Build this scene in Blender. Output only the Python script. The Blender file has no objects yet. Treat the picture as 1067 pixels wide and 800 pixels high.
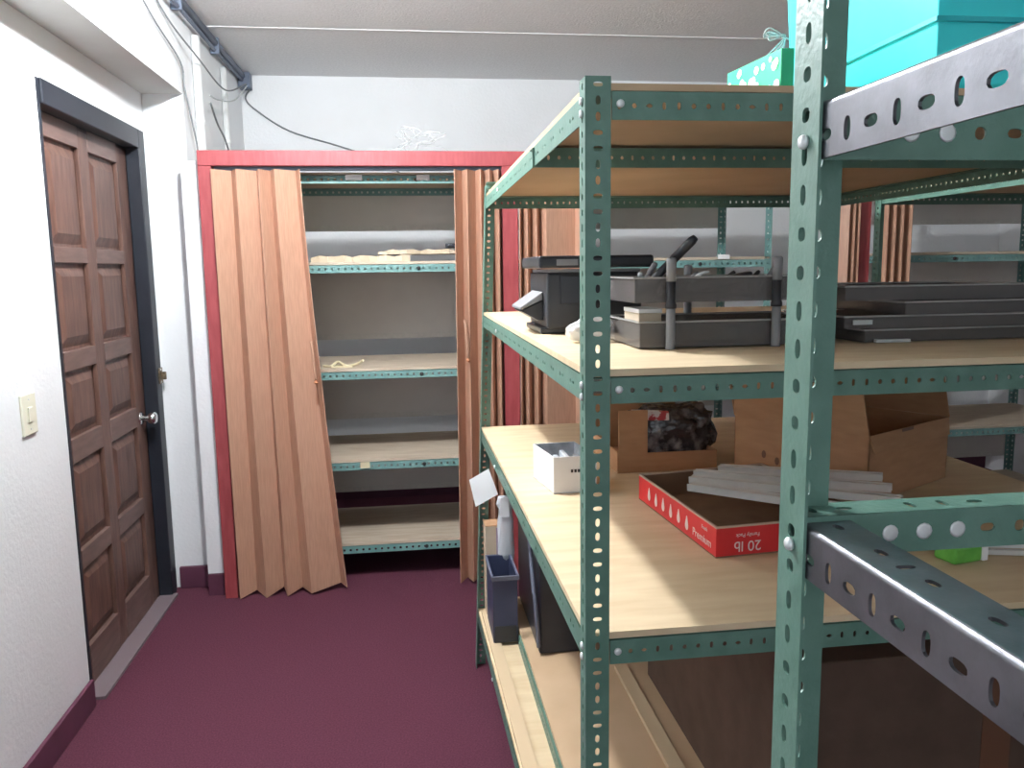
import bpy, bmesh, math, random
from mathutils import Vector, Matrix
V = Vector
C = bpy.context.scene.collection
random.seed(5)

LAMP = 1450
# ------------------------------------------------------------------ materials
def mat(name, col, rough=.6, metal=0, col2=None, scale=20, bump=0, bscale=200, stretch=(1,1,1), detail=4, lo=.35, hi=.65, spec=.5, trans=0, alpha=1, coat=0, obj=True):
    m = bpy.data.materials.new(name); m.use_nodes = True
    nt = m.node_tree; b = nt.nodes['Principled BSDF']
    b.inputs['Base Color'].default_value = (*col, 1)
    b.inputs['Roughness'].default_value = rough
    b.inputs['Metallic'].default_value = metal
    b.inputs['Specular IOR Level'].default_value = spec
    b.inputs['Transmission Weight'].default_value = trans
    b.inputs['Alpha'].default_value = alpha
    b.inputs['Coat Weight'].default_value = coat
    tc = nt.nodes.new('ShaderNodeTexCoord'); mp = nt.nodes.new('ShaderNodeMapping')
    nt.links.new(tc.outputs['Object'], mp.inputs['Vector']); mp.inputs['Scale'].default_value = stretch
    if col2:
        n = nt.nodes.new('ShaderNodeTexNoise'); n.inputs['Scale'].default_value = scale; n.inputs['Detail'].default_value = detail
        r = nt.nodes.new('ShaderNodeValToRGB')
        r.color_ramp.elements[0].position = lo; r.color_ramp.elements[0].color = (*col, 1)
        r.color_ramp.elements[1].position = hi; r.color_ramp.elements[1].color = (*col2, 1)
        nt.links.new(mp.outputs[0], n.inputs['Vector']); nt.links.new(n.outputs['Fac'], r.inputs[0])
        nt.links.new(r.outputs[0], b.inputs['Base Color'])
    if bump:
        n = nt.nodes.new('ShaderNodeTexNoise'); n.inputs['Scale'].default_value = bscale; n.inputs['Detail'].default_value = 3
        bp = nt.nodes.new('ShaderNodeBump'); bp.inputs['Strength'].default_value = bump; bp.inputs['Distance'].default_value = .01
        nt.links.new(mp.outputs[0], n.inputs['Vector']); nt.links.new(n.outputs['Fac'], bp.inputs['Height'])
        nt.links.new(bp.outputs[0], b.inputs['Normal'])
    return m
M = {}
M['wall'] = mat('white_paint', (.85,.86,.875), .55, col2=(.82,.83,.84), scale=3, bump=.15, bscale=60)
M['ceil'] = mat('ceiling_texture', (.80,.80,.81), .9, col2=(.86,.86,.87), scale=60, bump=.35, bscale=90)
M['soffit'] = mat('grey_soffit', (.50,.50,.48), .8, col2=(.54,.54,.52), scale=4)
M['joint'] = mat('ceiling_batten', (.76,.76,.77), .8)
M['carpet'] = mat('maroon_carpet', (.105,.032,.054), .95, col2=(.15,.048,.074), scale=180, bump=.8, bscale=400, spec=.1)
M['basem'] = mat('maroon_skirting', (.085,.022,.045), .6, col2=(.11,.03,.06), scale=8)
M['green'] = mat('green_paint', (.10,.205,.160), .42, col2=(.13,.245,.195), scale=25, bump=.08, bscale=150, spec=.6)
M['greenc'] = mat('teal_green_paint', (.14,.28,.27), .45, col2=(.18,.33,.31), scale=20)
M['galv'] = mat('galvanised_steel', (.15,.15,.165), .34, metal=.8, col2=(.20,.20,.22), scale=30, bump=.03)
M['bolt'] = mat('bright_zinc', (.8,.82,.82), .35, metal=.4)
M['ply'] = mat('pale_plywood', (.66,.50,.31), .65, col2=(.74,.59,.39), scale=6, stretch=(1,5,1), bump=.05)
M['plyc'] = mat('greyed_plywood', (.46,.37,.28), .75, col2=(.54,.45,.35), scale=6, stretch=(1,6,1))
M['plyu'] = mat('tan_hardboard', (.52,.36,.22), .7, col2=(.58,.41,.26), scale=5)
M['red'] = mat('red_stained_wood', (.27,.045,.052), .45, col2=(.33,.065,.07), scale=10, stretch=(6,6,1), spec=.4)
M['curt'] = mat('tan_vinyl_woodgrain', (.42,.235,.16), .5, col2=(.49,.285,.195), scale=22, stretch=(8,8,.6), spec=.4)
M['curtd'] = mat('brown_vinyl_handle', (.40,.16,.07), .5, col2=(.45,.19,.09), scale=10)
M['door'] = mat('dark_stained_wood', (.085,.042,.032), .42, col2=(.15,.08,.06), scale=9, stretch=(5,5,.7), bump=.1, bscale=30, spec=.5)
M['doord'] = mat('stained_rail_wood', (.12,.072,.060), .45, col2=(.16,.10,.085), scale=9, stretch=(5,1,5))
M['frame'] = mat('slate_blue_paint', (.010,.012,.019), .5, col2=(.014,.017,.025), scale=6)
M['chrome'] = mat('chrome', (.8,.8,.8), .15, metal=1)
M['brass'] = mat('tarnished_brass', (.12,.09,.06), .4, metal=.6, col2=(.25,.19,.12), scale=80)
M['cream'] = mat('cream_plastic', (.78,.76,.62), .4)
M['panel'] = mat('grey_hardboard', (.62,.60,.59), .85, col2=(.68,.66,.64), scale=4)
M['conduit'] = mat('slate_conduit', (.12,.15,.21), .5, col2=(.16,.19,.26), scale=6)
M['cablew'] = mat('grey_cable', (.20,.21,.22), .6)
M['cableg'] = mat('white_cable', (.52,.54,.54), .5)
M['pvc'] = mat('white_pvc', (.78,.79,.78), .4)
M['paper'] = mat('white_paper', (.86,.87,.88), .8)
M['tag'] = mat('white_label', (.85,.85,.85), .7)
M['cart'] = mat('white_card', (.78,.77,.76), .7, col2=(.74,.73,.71), scale=10)
M['card'] = mat('brown_cardboard', (.40,.22,.115), .85, col2=(.45,.26,.14), scale=14, stretch=(1,1,4))
M['cardd'] = mat('dark_cardboard', (.20,.11,.065), .85, col2=(.24,.14,.085), scale=14)
M['cardshade'] = mat('shade_brown_cardboard', (.085,.05,.034), .85, col2=(.11,.065,.045), scale=14)  # brown darkened so the shade under the shelf is in the colour
M['tape'] = mat('brown_tape', (.15,.07,.04), .4)
M['redbox'] = mat('red_printed_card', (.62,.02,.025), .5, col2=(.68,.03,.035), scale=8)
M['edge'] = mat('cut_card_edge', (.52,.40,.32), .85)
M['inkw'] = mat('white_ink', (.80,.68,.66), .7)
M['ink'] = mat('black_ink', (.02,.02,.02), .6)
M['turq'] = mat('turquoise_plastic', (.04,.74,.77), .3, col2=(.06,.80,.83), scale=3, spec=.5)
M['turqd'] = mat('turquoise_rib', (.03,.50,.55), .35)
M['black'] = mat('black_plastic', (.018,.020,.026), .35, col2=(.03,.032,.04), scale=8)
M['blackg'] = mat('dark_grey_plastic', (.022,.023,.028), .4, col2=(.03,.031,.037), scale=8)
M['grey'] = mat('mid_grey_plastic', (.24,.24,.25), .4)
M['smoke'] = mat('smoked_acrylic', (.14,.13,.128), .18, alpha=.74, spec=.6)
M['smokel'] = mat('smoked_acrylic_edge', (.34,.33,.32), .2, alpha=.9, spec=.7)
M['navy'] = mat('navy_plastic', (.035,.045,.095), .4, col2=(.045,.055,.11), scale=5)
M['navyr'] = mat('grey_blue_rim', (.13,.14,.19), .4)
M['beige'] = mat('beige_card', (.50,.40,.28), .8, col2=(.56,.46,.34), scale=12)
M['clear'] = mat('translucent_film', (.80,.82,.86), .25, alpha=.75, spec=.6)
M['bagdark'] = mat('dark_wrapped_goods', (.035,.03,.032), .22, col2=(.30,.28,.28), scale=26, detail=6, lo=.48, hi=.72, bump=.9, bscale=30, spec=.8)  # pale noise patches paint the film's highlights into the colour
M['film'] = mat('crinkled_film', (.35,.33,.32), .2, alpha=.35, spec=.9, bump=.8, bscale=40)
M['redp'] = mat('red_packet', (.65,.03,.07), .45)
M['redw'] = mat('red_white_print', (.45,.04,.05), .5, col2=(.75,.7,.68), scale=45, lo=.46, hi=.52)
M['giftg'] = mat('green_dotted_wrap', (.02,.48,.22), .4)
M['giftd'] = mat('dark_green_wrap', (.01,.25,.12), .45)
M['pack'] = mat('green_packet', (.10,.38,.05), .45, col2=(.16,.5,.08), scale=30)
M['strip'] = mat('off_white_strip', (.66,.65,.63), .5, col2=(.60,.59,.57), scale=30)
M['wood'] = mat('pale_batten', (.62,.47,.30), .7)
M['yel'] = mat('yellowed_paper', (.66,.58,.38), .7)
M['boxblue'] = mat('bluish_goods', (.35,.38,.42), .5, col2=(.6,.62,.65), scale=30)
M['pur'] = mat('mauve_card', (.30,.22,.30), .6)

# ------------------------------------------------------------------ helpers
def obj(name, bm, m, parent=None, smooth=False, bevel=0):
    me = bpy.data.meshes.new(name)
    bmesh.ops.recalc_face_normals(bm, faces=bm.faces[:])
    if smooth:
        for f in bm.faces: f.smooth = True
    bm.to_mesh(me); bm.free()
    for x in (m if isinstance(m, (list, tuple)) else [m]): me.materials.append(x)
    o = bpy.data.objects.new(name, me); C.objects.link(o)
    if parent: o.parent = parent
    if bevel:
        b = o.modifiers.new('bevel', 'BEVEL'); b.width = bevel; b.segments = 2; b.limit_method = 'ANGLE'
    return o
def tag(o, label, cat, group=None):
    o['label'] = label; o['category'] = cat
    if group: o['group'] = group
    return o
def thing(name, label, cat, loc=(0,0,0), rotz=0, group=None):
    o = bpy.data.objects.new(name, None); C.objects.link(o)
    o.location = loc; o.rotation_euler = (0,0,rotz); o.empty_display_size = .1
    return tag(o, label, cat, group)
def struct(name, bm, m, parent=None, **k):
    o = obj(name, bm, m, parent, **k)
    if not parent: o['kind'] = 'structure'
    return o
def box(bm, x0, x1, y0, y1, z0, z1):
    vs = [bm.verts.new((x,y,z)) for x in (x0,x1) for y in (y0,y1) for z in (z0,z1)]
    for f in ((0,1,3,2),(4,6,7,5),(0,4,5,1),(2,3,7,6),(0,2,6,4),(1,5,7,3)):
        bm.faces.new([vs[i] for i in f])
    return vs
def B(*a):
    bm = bmesh.new(); box(bm, *a); return bm
def prism(bm, pts, z0, z1):
    """vertical prism on a list of (x,y)"""
    a = [bm.verts.new((x,y,z0)) for x,y in pts]; b = [bm.verts.new((x,y,z1)) for x,y in pts]
    n = len(pts); bm.faces.new(a); bm.faces.new(b)
    for i in range(n): bm.faces.new([a[i], a[(i+1)%n], b[(i+1)%n], b[i]])
def hexa(bm, q):
    """box from 8 corner points: 4 lower, 4 upper"""
    vs = [bm.verts.new(p) for p in q]
    for f in ((0,1,2,3),(4,5,6,7),(0,1,5,4),(1,2,6,5),(2,3,7,6),(3,0,4,7)): bm.faces.new([vs[i] for i in f])
def bar(bm, p0, p1, w, t, up=(0,0,1)):
    """rectangular bar between two points: w sideways, t along up"""
    p0, p1 = V(p0), V(p1); d = (p1-p0).normalized(); s = d.cross(V(up)).normalized(); u = s.cross(d)
    q = [p + s*a*w/2 + u*b*t/2 for p in (p0, p1) for a, b in ((-1,-1),(1,-1),(1,1),(-1,1))]
    hexa(bm, q)
def tube(bm, pts, r, seg=8, closed_ends=True):
    pts = [V(p) for p in pts]; rings = []
    for i, p in enumerate(pts):
        d = (pts[min(i+1,len(pts)-1)] - pts[max(i-1,0)]).normalized()
        a = d.cross(V((0,0,1)) if abs(d.z) < .9 else V((1,0,0))).normalized(); b = d.cross(a)
        rr = r[i] if isinstance(r, (list,tuple)) else r
        rings.append([bm.verts.new(p + a*rr*math.cos(t*2*math.pi/seg) + b*rr*math.sin(t*2*math.pi/seg)) for t in range(seg)])
    for i in range(len(rings)-1):
        for t in range(seg):
            bm.faces.new([rings[i][t], rings[i][(t+1)%seg], rings[i+1][(t+1)%seg], rings[i+1][t]])
    if closed_ends:
        bm.faces.new(rings[0]); bm.faces.new(rings[-1])
def smoothpath(pts, n=6):
    pts = [V(p) for p in pts]; out = []
    for i in range(len(pts)-1):
        a, b, c, d = pts[max(i-1,0)], pts[i], pts[i+1], pts[min(i+2,len(pts)-1)]
        for k in range(n):
            t = k/n
            out.append(.5*((2*b) + (c-a)*t + (2*a-5*b+4*c-d)*t*t + (3*b-a-3*c+d)*t**3))
    out.append(pts[-1]); return out

HOLES = {'r': (.0048,.0048), 'v': (.0068,.0036), 'h': (.0036,.0072), 'n': None}   # half size along the length, across
def strip(bm, o, ax, wd, nd, L, W, pitch, pat, seg=10, th=.002, k=1.0, off=.5):
    """perforated flat strip: length along ax, width along wd, thickness along nd; one hole per pitch"""
    o, ax, wd, nd = V(o), V(ax), V(wd), V(nd)
    n = max(1, int(round(L/pitch))); p = L/n
    P = lambda s, w, t: o + ax*s + wd*w + nd*t
    for i in range(n):
        s0, s1 = i*p, (i+1)*p; sc = (s0+s1)/2; wc = W*off
        h = HOLES[pat[i % len(pat)]]
        if h is None:
            a = [[bm.verts.new(P(s,w,t)) for s, w in ((s0,0),(s1,0),(s1,W),(s0,W))] for t in (0,th)]
            bm.faces.new(a[0]); bm.faces.new(a[1])
            bm.faces.new([a[0][0],a[0][1],a[1][1],a[1][0]]); bm.faces.new([a[0][2],a[0][3],a[1][3],a[1][2]])
            continue
        ha, hb = h[0]*k, h[1]*k
        inn, out = [], []
        # ray angles that include the four corners of the cell
        cor = [math.atan2(w-wc, s-sc) for s, w in ((s1,W),(s0,W),(s0,0),(s1,0))]
        angs = []
        for a0, a1 in zip(cor, cor[1:]+cor[:1]):
            if a1 < a0: a1 += 2*math.pi
            m = max(1, seg//4)
            angs += [a0+(a1-a0)*q/m for q in range(m)]
        for a in angs:
            ca, sa = math.cos(a), math.sin(a)
            e = 2.6
            r = (abs(ca/ha)**e + abs(sa/hb)**e)**(-1/e)
            inn.append((sc+r*ca, wc+r*sa))
            tx = ((s1-sc)/ca if ca > 1e-9 else (s0-sc)/ca if ca < -1e-9 else 1e9)
            ty = ((W-wc)/sa if sa > 1e-9 else (0-wc)/sa if sa < -1e-9 else 1e9)
            t = min(tx, ty); out.append((sc+t*ca, wc+t*sa))
        fi = [bm.verts.new(P(*q,0)) for q in inn]; fo = [bm.verts.new(P(*q,0)) for q in out]
        bi = [bm.verts.new(P(*q,th)) for q in inn]; bo = [bm.verts.new(P(*q,th)) for q in out]
        N = len(angs)
        for j in range(N):
            q = (j+1) % N
            bm.faces.new([fi[j],fi[q],fo[q],fo[j]]); bm.faces.new([bi[j],bi[q],bo[q],bo[j]])
            bm.faces.new([fi[j],fi[q],bi[q],bi[j]])
            if abs(out[j][1]-out[q][1]) < 1e-7: bm.faces.new([fo[j],fo[q],bo[q],bo[j]])
    # end caps
    for s in (0, L):
        bm.faces.new([bm.verts.new(P(s,w,t)) for w, t in ((0,0),(W,0),(W,th),(0,th))])
def angle(p0, p1, da, db, W=.038, pa='vvhh', pb='vvrr', pitch=.0225, seg=12, k=1.0, th=.002):
    """slotted angle bar: corner line p0-p1, one leg along da, the other along db"""
    bm = bmesh.new(); p0, p1 = V(p0), V(p1); ax = (p1-p0); L = ax.length; ax.normalize(); da, db = V(da), V(db)
    strip(bm, p0, ax, da, db, L, W, pitch, pa, seg, th, k)
    strip(bm, p0+db*0.0005, ax, db, da, L, W, pitch, pb, seg, th, k)
    return bm
def bolt(bm, c, n, r=.0065, h=.004):
    c, n = V(c), V(n).normalized()
    tube(bm, [c, c+n*h*.5, c+n*h*.85, c+n*h], [r, r, r*.75, r*.3], 12)
def bolts(parent, items, r=.006, h=.004, m=None, name='bolt'):
    for c, n in items:
        bm = bmesh.new(); bolt(bm, c, n, r, h); obj(name, bm, m or M['bolt'], parent, smooth=True)
def text(name, body, size, loc, rot, m, parent, ext=.0002, xs=1.0):
    cu = bpy.data.curves.new(name, 'FONT'); cu.body = body; cu.size = size; cu.extrude = ext; cu.align_x = 'CENTER'; cu.align_y = 'CENTER'
    t = bpy.data.objects.new(name, cu); C.objects.link(t)
    bpy.context.view_layer.update()
    me = bpy.data.meshes.new_from_object(t.evaluated_get(bpy.context.evaluated_depsgraph_get()))
    bpy.data.objects.remove(t)
    me.materials.clear(); me.materials.append(m)
    o = bpy.data.objects.new(name, me); C.objects.link(o); o.parent = parent
    o.location = loc; o.rotation_euler = rot; o.scale = (xs,1,1)
    return o

# ------------------------------------------------------------------ the room
XL, CEIL = -1.135, 2.70
struct('floor', B(-1.6,4.3,-1.6,5.3,-.05,0), M['carpet'])
bm = B(-1.3,4.3,-1.6,5.3,CEIL,CEIL+.05)
struct('ceiling', bm, M['ceil'])
for i, y in enumerate((4.22,3.0,1.78,.56)):
    struct('trim_%d' % (i+1), B(-.95,4.2,y-.012,y+.012,CEIL-.003,CEIL), M['joint'])
bm = bmesh.new(); box(bm, XL-.17,XL,-1.5,2.775,0,CEIL); box(bm, XL-.17,XL,2.775,3.74,2.10,CEIL); box(bm, XL-.17,XL,3.74,5.2,0,CEIL)
struct('wall_left', bm, M['wall'])
# dropped beam that runs along the left wall and the column that carries it
bm = B(XL+.001,-.957,-1.5,3.82,2.296,CEIL)
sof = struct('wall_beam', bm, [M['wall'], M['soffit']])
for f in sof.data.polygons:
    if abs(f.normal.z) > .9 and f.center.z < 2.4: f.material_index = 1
struct('wall_column', B(XL+.001,-.957,3.82,5.2,0,CEIL), M['wall'])
struct('trim_6', B(-.957,-.873,3.70,3.76,0,1.99), M['wall'])
struct('wall_back', B(XL-.17,4.3,5.2,5.3,0,CEIL), M['wall'])
struct('wall_right', B(4.2,4.3,-1.5,5.2,0,CEIL), M['wall'])
bm = bmesh.new()
for a in ((XL-.17,-.95,0,CEIL),(.75,4.3,0,CEIL),(-.95,.75,0,.95),(-.95,.75,2.15,CEIL)): box(bm, a[0],a[1],-1.6,-1.5,a[2],a[3])  # opening left for the added fill window
struct('wall_front', bm, M['wall'])
struct('baseboard_left', B(XL,XL+.014,-1.5,2.76,0,.10), M['basem'], bevel=.003)
struct('baseboard_column', B(XL+.02,-.958,3.80,3.82,0,.105), M['basem'], bevel=.003)
struct('baseboard_closet', B(-.957,-.873,3.685,3.70,0,.105), M['basem'], bevel=.003)
struct('baseboard_back', B(-.95,4.2,5.185,5.2,0,.10), M['basem'])
struct('trim_5', B(XL-.10,XL+.03,2.80,3.72,0,.012), mat('worn_threshold', (.17,.13,.14), .8))

# ------------------------------------------------------------------ the door
D = bpy.data.objects.new('door_1', None); C.objects.link(D); D['kind'] = 'structure'; D.location = (XL,3.26,0)
def dpart(name, bm, m, **k):
    bmesh.ops.translate(bm, verts=bm.verts[:], vec=(-XL,-3.26,0)); return obj(name, bm, m, D, **k)
dpart('door_frame', B(XL-.155,XL+.003,2.756,2.775,0,2.125), M['frame'], bevel=.002)
dpart('door_frame', B(XL-.155,XL+.012,3.70,3.775,0,2.125), M['frame'], bevel=.004)
bm = B(XL-.155,XL+.012,2.775,3.70,2.045,2.125); dpart('door_frame', bm, M['frame'], bevel=.004)
bm = bmesh.new()                                     # door stop inside the frame
box(bm, XL-.075,XL-.045,3.685,3.70,0.012,2.045); box(bm, XL-.075,XL-.045,2.778,3.685,2.03,2.045)
dpart('door_stop', bm, M['frame'])
XF = XL-.045                                       # face of the leaf
bm = bmesh.new(); box(bm, XF-.030,XF-.018,2.778,3.697,.015,2.043)
for y0, y1 in ((2.778,2.895),(3.18,3.27),(3.575,3.697)): box(bm, XF-.018,XF,y0,y1,.015,2.043)
leaf = dpart('door_leaf', bm, M['door'], bevel=.003)
rows = [(.015,.16),(.45,.52),(.84,.925),(1.165,1.235),(1.545,1.60),(1.965,2.043)]
for z0, z1 in rows:
    for y0, y1 in ((2.895,3.18),(3.27,3.575)):
        o = dpart('rail', B(XF-.018,XF+.001,y0,y1,z0,z1), M['doord'], bevel=.002)
for (za, z0), (z1, zb) in zip(rows[:-1], rows[1:]):
    for y0, y1 in ((2.895,3.18),(3.27,3.575)):
        bm = bmesh.new()                             # fielded panel with sloping edges
        q = []
        for x, e in ((XF-.018,.012),(XF-.003,.048)):
            q += [(x,y0+e,z0+e),(x,y1-e,z0+e),(x,y1-e,z1-e),(x,y0+e,z1-e)]
        hexa(bm, q); dpart('panel', bm, M['door'])
bm = bmesh.new(); kc = V((XF,3.625,.868))
tube(bm, [kc+V((x,0,0)) for x in (-.0,.004,.008)], [.030,.030,.024], 20)
tube(bm, [kc+V((x,0,0)) for x in (.008,.03,.036,.05,.062,.068,.07)], [.011,.012,.022,.028,.026,.018,.004], 20)
dpart('door_knob', bm, M['chrome'], smooth=True)
for z in (.3,1.05,1.8):
    bm = bmesh.new(); tube(bm, [(XF+.006,2.784,z-.045),(XF+.006,2.784,z+.045)], .007, 10); dpart('hinge', bm, M['brass'])
t = thing('padlock_hasp', 'small tarnished metal hasp fixed on the door frame edge above the knob', 'hasp', (XL+.012,3.755,1.04))
obj('hasp_plate', B(0,.004,-.022,.028,-.036,.036), M['brass'], t, bevel=.001)
obj('staple', B(.004,.026,-.004,.012,-.018,.018), M['brass'], t, bevel=.003)
bolts(t, [((.004,.0,dz),(1,0,0)) for dz in (-.028,.028)], .004, .003, name='screw')
t = thing('light_switch', 'cream wall switch plate at the left edge beside the door', 'switch', (XL,2.495,1.09))
obj('switch_plate', B(0,.008,-.045,.045,-.062,.062), M['cream'], t, bevel=.003)
obj('rocker', B(.008,.013,-.014,.014,-.022,.022), M['cream'], t, bevel=.002)
bolts(t, [((.008,.0,dz),(1,0,0)) for dz in (-.045,.045)], .003, .0015, name='screw')

# ------------------------------------------------------------------ conduit, pipes and wires of the corner
def wire(name, pts, r, m, label, cat='cable', group=None):
    bm = bmesh.new(); tube(bm, smoothpath(pts), r, 6)
    return tag(obj(name, bm, m, smooth=True), label, cat, group)
t = thing('cable_conduit', 'slate blue conduit running along the ceiling corner to the back wall', 'conduit', (-.93,3.2,2.68))
bm = bmesh.new(); tube(bm, [(0,-1.6,-.005),(0,1.98,-.005)], .020, 12); obj('conduit_tube', bm, M['conduit'], t, smooth=True)
bm = bmesh.new(); tube(bm, [(.0,-1.6,-.045),(.01,.3,-.05),(.0,1.2,-.042),(0,1.95,-.03)], .009, 8); obj('bundled_cable', bm, M['conduit'], t, smooth=True)
obj('end_box', B(-.026,.045,1.90,1.985,-.075,.018), M['conduit'], t, bevel=.006)
for y in (-1.0,-.2,.5,1.2): obj('clamp', B(-.024,.022,y,y+.02,-.060,.019), M['conduit'], t, bevel=.003)
for y, r, lab in ((4.02,.020,'thicker white pipe standing at the front of the column corner'),(4.62,.017,'thinner white pipe on the column side nearest the back wall')):
    t = thing('wall_pipe', lab, 'pipe', (-.957+r+.002,y,0))
    bm = bmesh.new(); tube(bm, [(0,0,0),(0,0,2.6)], r, 14); obj('pipe_tube', bm, M['pvc'], t, smooth=True)
    for z in (.6,2.2):
        bm = bmesh.new(); tube(bm, [(0,0,z),(0,0,z+.03)], r+.002, 14); obj('pipe_clip', bm, M['pvc'], t, smooth=True)
wire('wall_cable', [(-.945,3.0,2.62),(-.945,3.39,2.50),(-.943,3.76,2.42),(-.943,3.81,2.31),(-.93,3.90,2.10),(-.935,3.96,1.95)], .004, M['cablew'], 'grey cable drooping down the beam face to the column corner')
wire('wall_cable', [(-.94,3.2,2.66),(-.945,3.59,2.56),(-.90,3.95,2.47),(-.895,4.3,2.44),(-.90,4.6,2.48),(-.90,5.05,2.615)], .004, M['cablew'], 'grey cable sagging from the conduit and rising to its end box')
wire('wall_cable', [(-.89,4.05,2.34),(-.895,4.25,2.36),(-.885,4.6,2.43),(-.90,5.08,2.61)], .0035, M['cableg'], 'white cable slanting up across the pipes to the conduit end')
wire('wall_cable', [(-.885,4.03,2.30),(-.90,4.22,2.24),(-.905,4.42,2.18),(-.905,4.62,2.02),(-.9,4.66,1.8)], .005, M['cablew'], 'short dark cable hanging between the two white pipes behind the frame')
wire('wall_cable', [(-.885,5.15,2.62),(-.93,5.185,2.56),(-.87,5.19,2.49),(-.68,5.19,2.37),(-.40,5.19,2.285),(-.15,5.17,2.20),(.0,5.1,2.10)], .005, M['cablew'], 'thin grey cable running down across the back wall above the closet')
pts = []
for k in range(46):
    a = k*.55; rr = .055+.035*math.sin(k*1.7)
    pts.append((.06+k*.0006+rr*1.25*math.cos(a)*(1+.4*math.sin(k*.7)), 3.80+.05*math.sin(a*.6), 2.045+.055+rr*.75*math.sin(a)+.0*k))
wire('wire_coil', [(-.13,3.78,2.035)]+[(max(x,-.1),y,max(z,2.033)) for x,y,z in pts]+[(.24,3.8,2.035)], .0016, M['cableg'], 'tangled coil of thin pale wire lying on the red closet header', 'wire coil')

# ------------------------------------------------------------------ closet front: red frame with three bays
YF = 3.66
t = thing('closet_partition', 'long red wooden closet frame with posts between the bays, at the back', 'closet partition', (0,YF,0))
obj('header', B(-.872,4.19,-.02,.085,1.962,2.028), M['red'], t, bevel=.003)
obj('header_track', B(-.81,4.19,.012,.05,1.948,1.962), M['conduit'], t)
for x0, x1 in ((-.872,-.815),(.452,.525),(2.185,2.255),(3.9,3.97)):
    obj('post', B(x0,x1,-.02,.085,0,1.962), M['red'], t, bevel=.003)

def folding(label, tops, bots, z0s, hx=None, amp=.034, ztop=1.945, y=3.645, hz=1.12):
    """accordion door: list of fold positions in x at the top and at the bottom"""
    t = thing('folding_door', label, 'folding door', (tops[0],y,0))
    n = len(tops); rowsn = 14; th = .0035
    for i in range(n-1):
        bm = bmesh.new(); fr = []
        for r in range(rowsn+1):
            s = r/rowsn; z = z0s[i] + (ztop-z0s[i])*s; zz2 = z0s[i+1] + (ztop-z0s[i+1])*s
            e = (1-s)**1.25
            xa = tops[i]+(bots[i]-tops[i])*e - tops[0]; xb = tops[i+1]+(bots[i+1]-tops[i+1])*e - tops[0]
            ya = amp*(1 if i%2 else -1); yb = -ya
            fr.append([bm.verts.new((xa,ya,z)), bm.verts.new(((xa+xb)/2,(ya+yb)/2,(z+zz2)/2)), bm.verts.new((xb,yb,zz2))])
        for r in range(rowsn):
            for k in range(2): bm.faces.new([fr[r][k],fr[r][k+1],fr[r+1][k+1],fr[r+1][k]])
        o = obj('pleat', bm, M['curt'], t)
        so = o.modifiers.new('thick', 'SOLIDIFY'); so.thickness = th; so.offset = 0
    if hx is not None:
        hy = -amp-.018
        bm = bmesh.new(); tube(bm, smoothpath([(hx-.004,hy+.012,hz+.09),(hx-.002,hy,hz+.075),(hx+.004,hy-.004,hz),(hx+.008,hy,hz-.07),(hx+.01,hy+.014,hz-.085)],4), .006, 8)
        h = obj('handle', bm, M['curt'], t, smooth=True)
        bm = bmesh.new(); tube(bm, [(hx+.006,hy+.012,hz-.09),(hx+.010,hy-.010,hz-.092)], .008, 8); obj('latch_button', bm, M['curtd'], h, smooth=True)
    return t
z = lambda n, lo=.004, hi=.022: [random.uniform(lo,hi) for _ in range(n)]
folding('tan folding door bunched on the left of the first closet bay, sagging to the right',
        [-.812,-.738,-.706,-.630,-.612,-.572,-.545,-.462,-.438],
        [-.80,-.735,-.68,-.610,-.585,-.525,-.475,-.345,-.312], [.006,.02,.004,.028,.006,.02,.012,.03,.03], hx=.395, hz=1.10)
folding('narrow tan folding door bunched on the right of the first closet bay, left of a red post',
        [.235,.275,.292,.335,.352,.375,.392,.415,.432,.450], [.222,.262,.285,.325,.350,.375,.392,.415,.432,.450], z(10), hx=.035, hz=1.18)
folding('tan folding door partly open on the left of the middle closet bay behind the big rack',
        [.527,.548,.562,.592,.605,.632,.650,.800,.812], [.527,.548,.562,.592,.605,.632,.650,.800,.812], z(9))
folding('tan folding door bunched on the right of the middle closet bay beside a red post',
        [2.03,2.055,2.125,2.14,2.155,2.165,2.18], [2.03,2.055,2.125,2.14,2.155,2.165,2.18], z(7))
folding('tan folding door bunched on the left of the right-hand closet bay',
        [2.262,2.30,2.325,2.345,2.365,2.39,2.405,2.43,2.45], [2.262,2.30,2.325,2.345,2.365,2.39,2.405,2.43,2.45], z(9))

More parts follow.
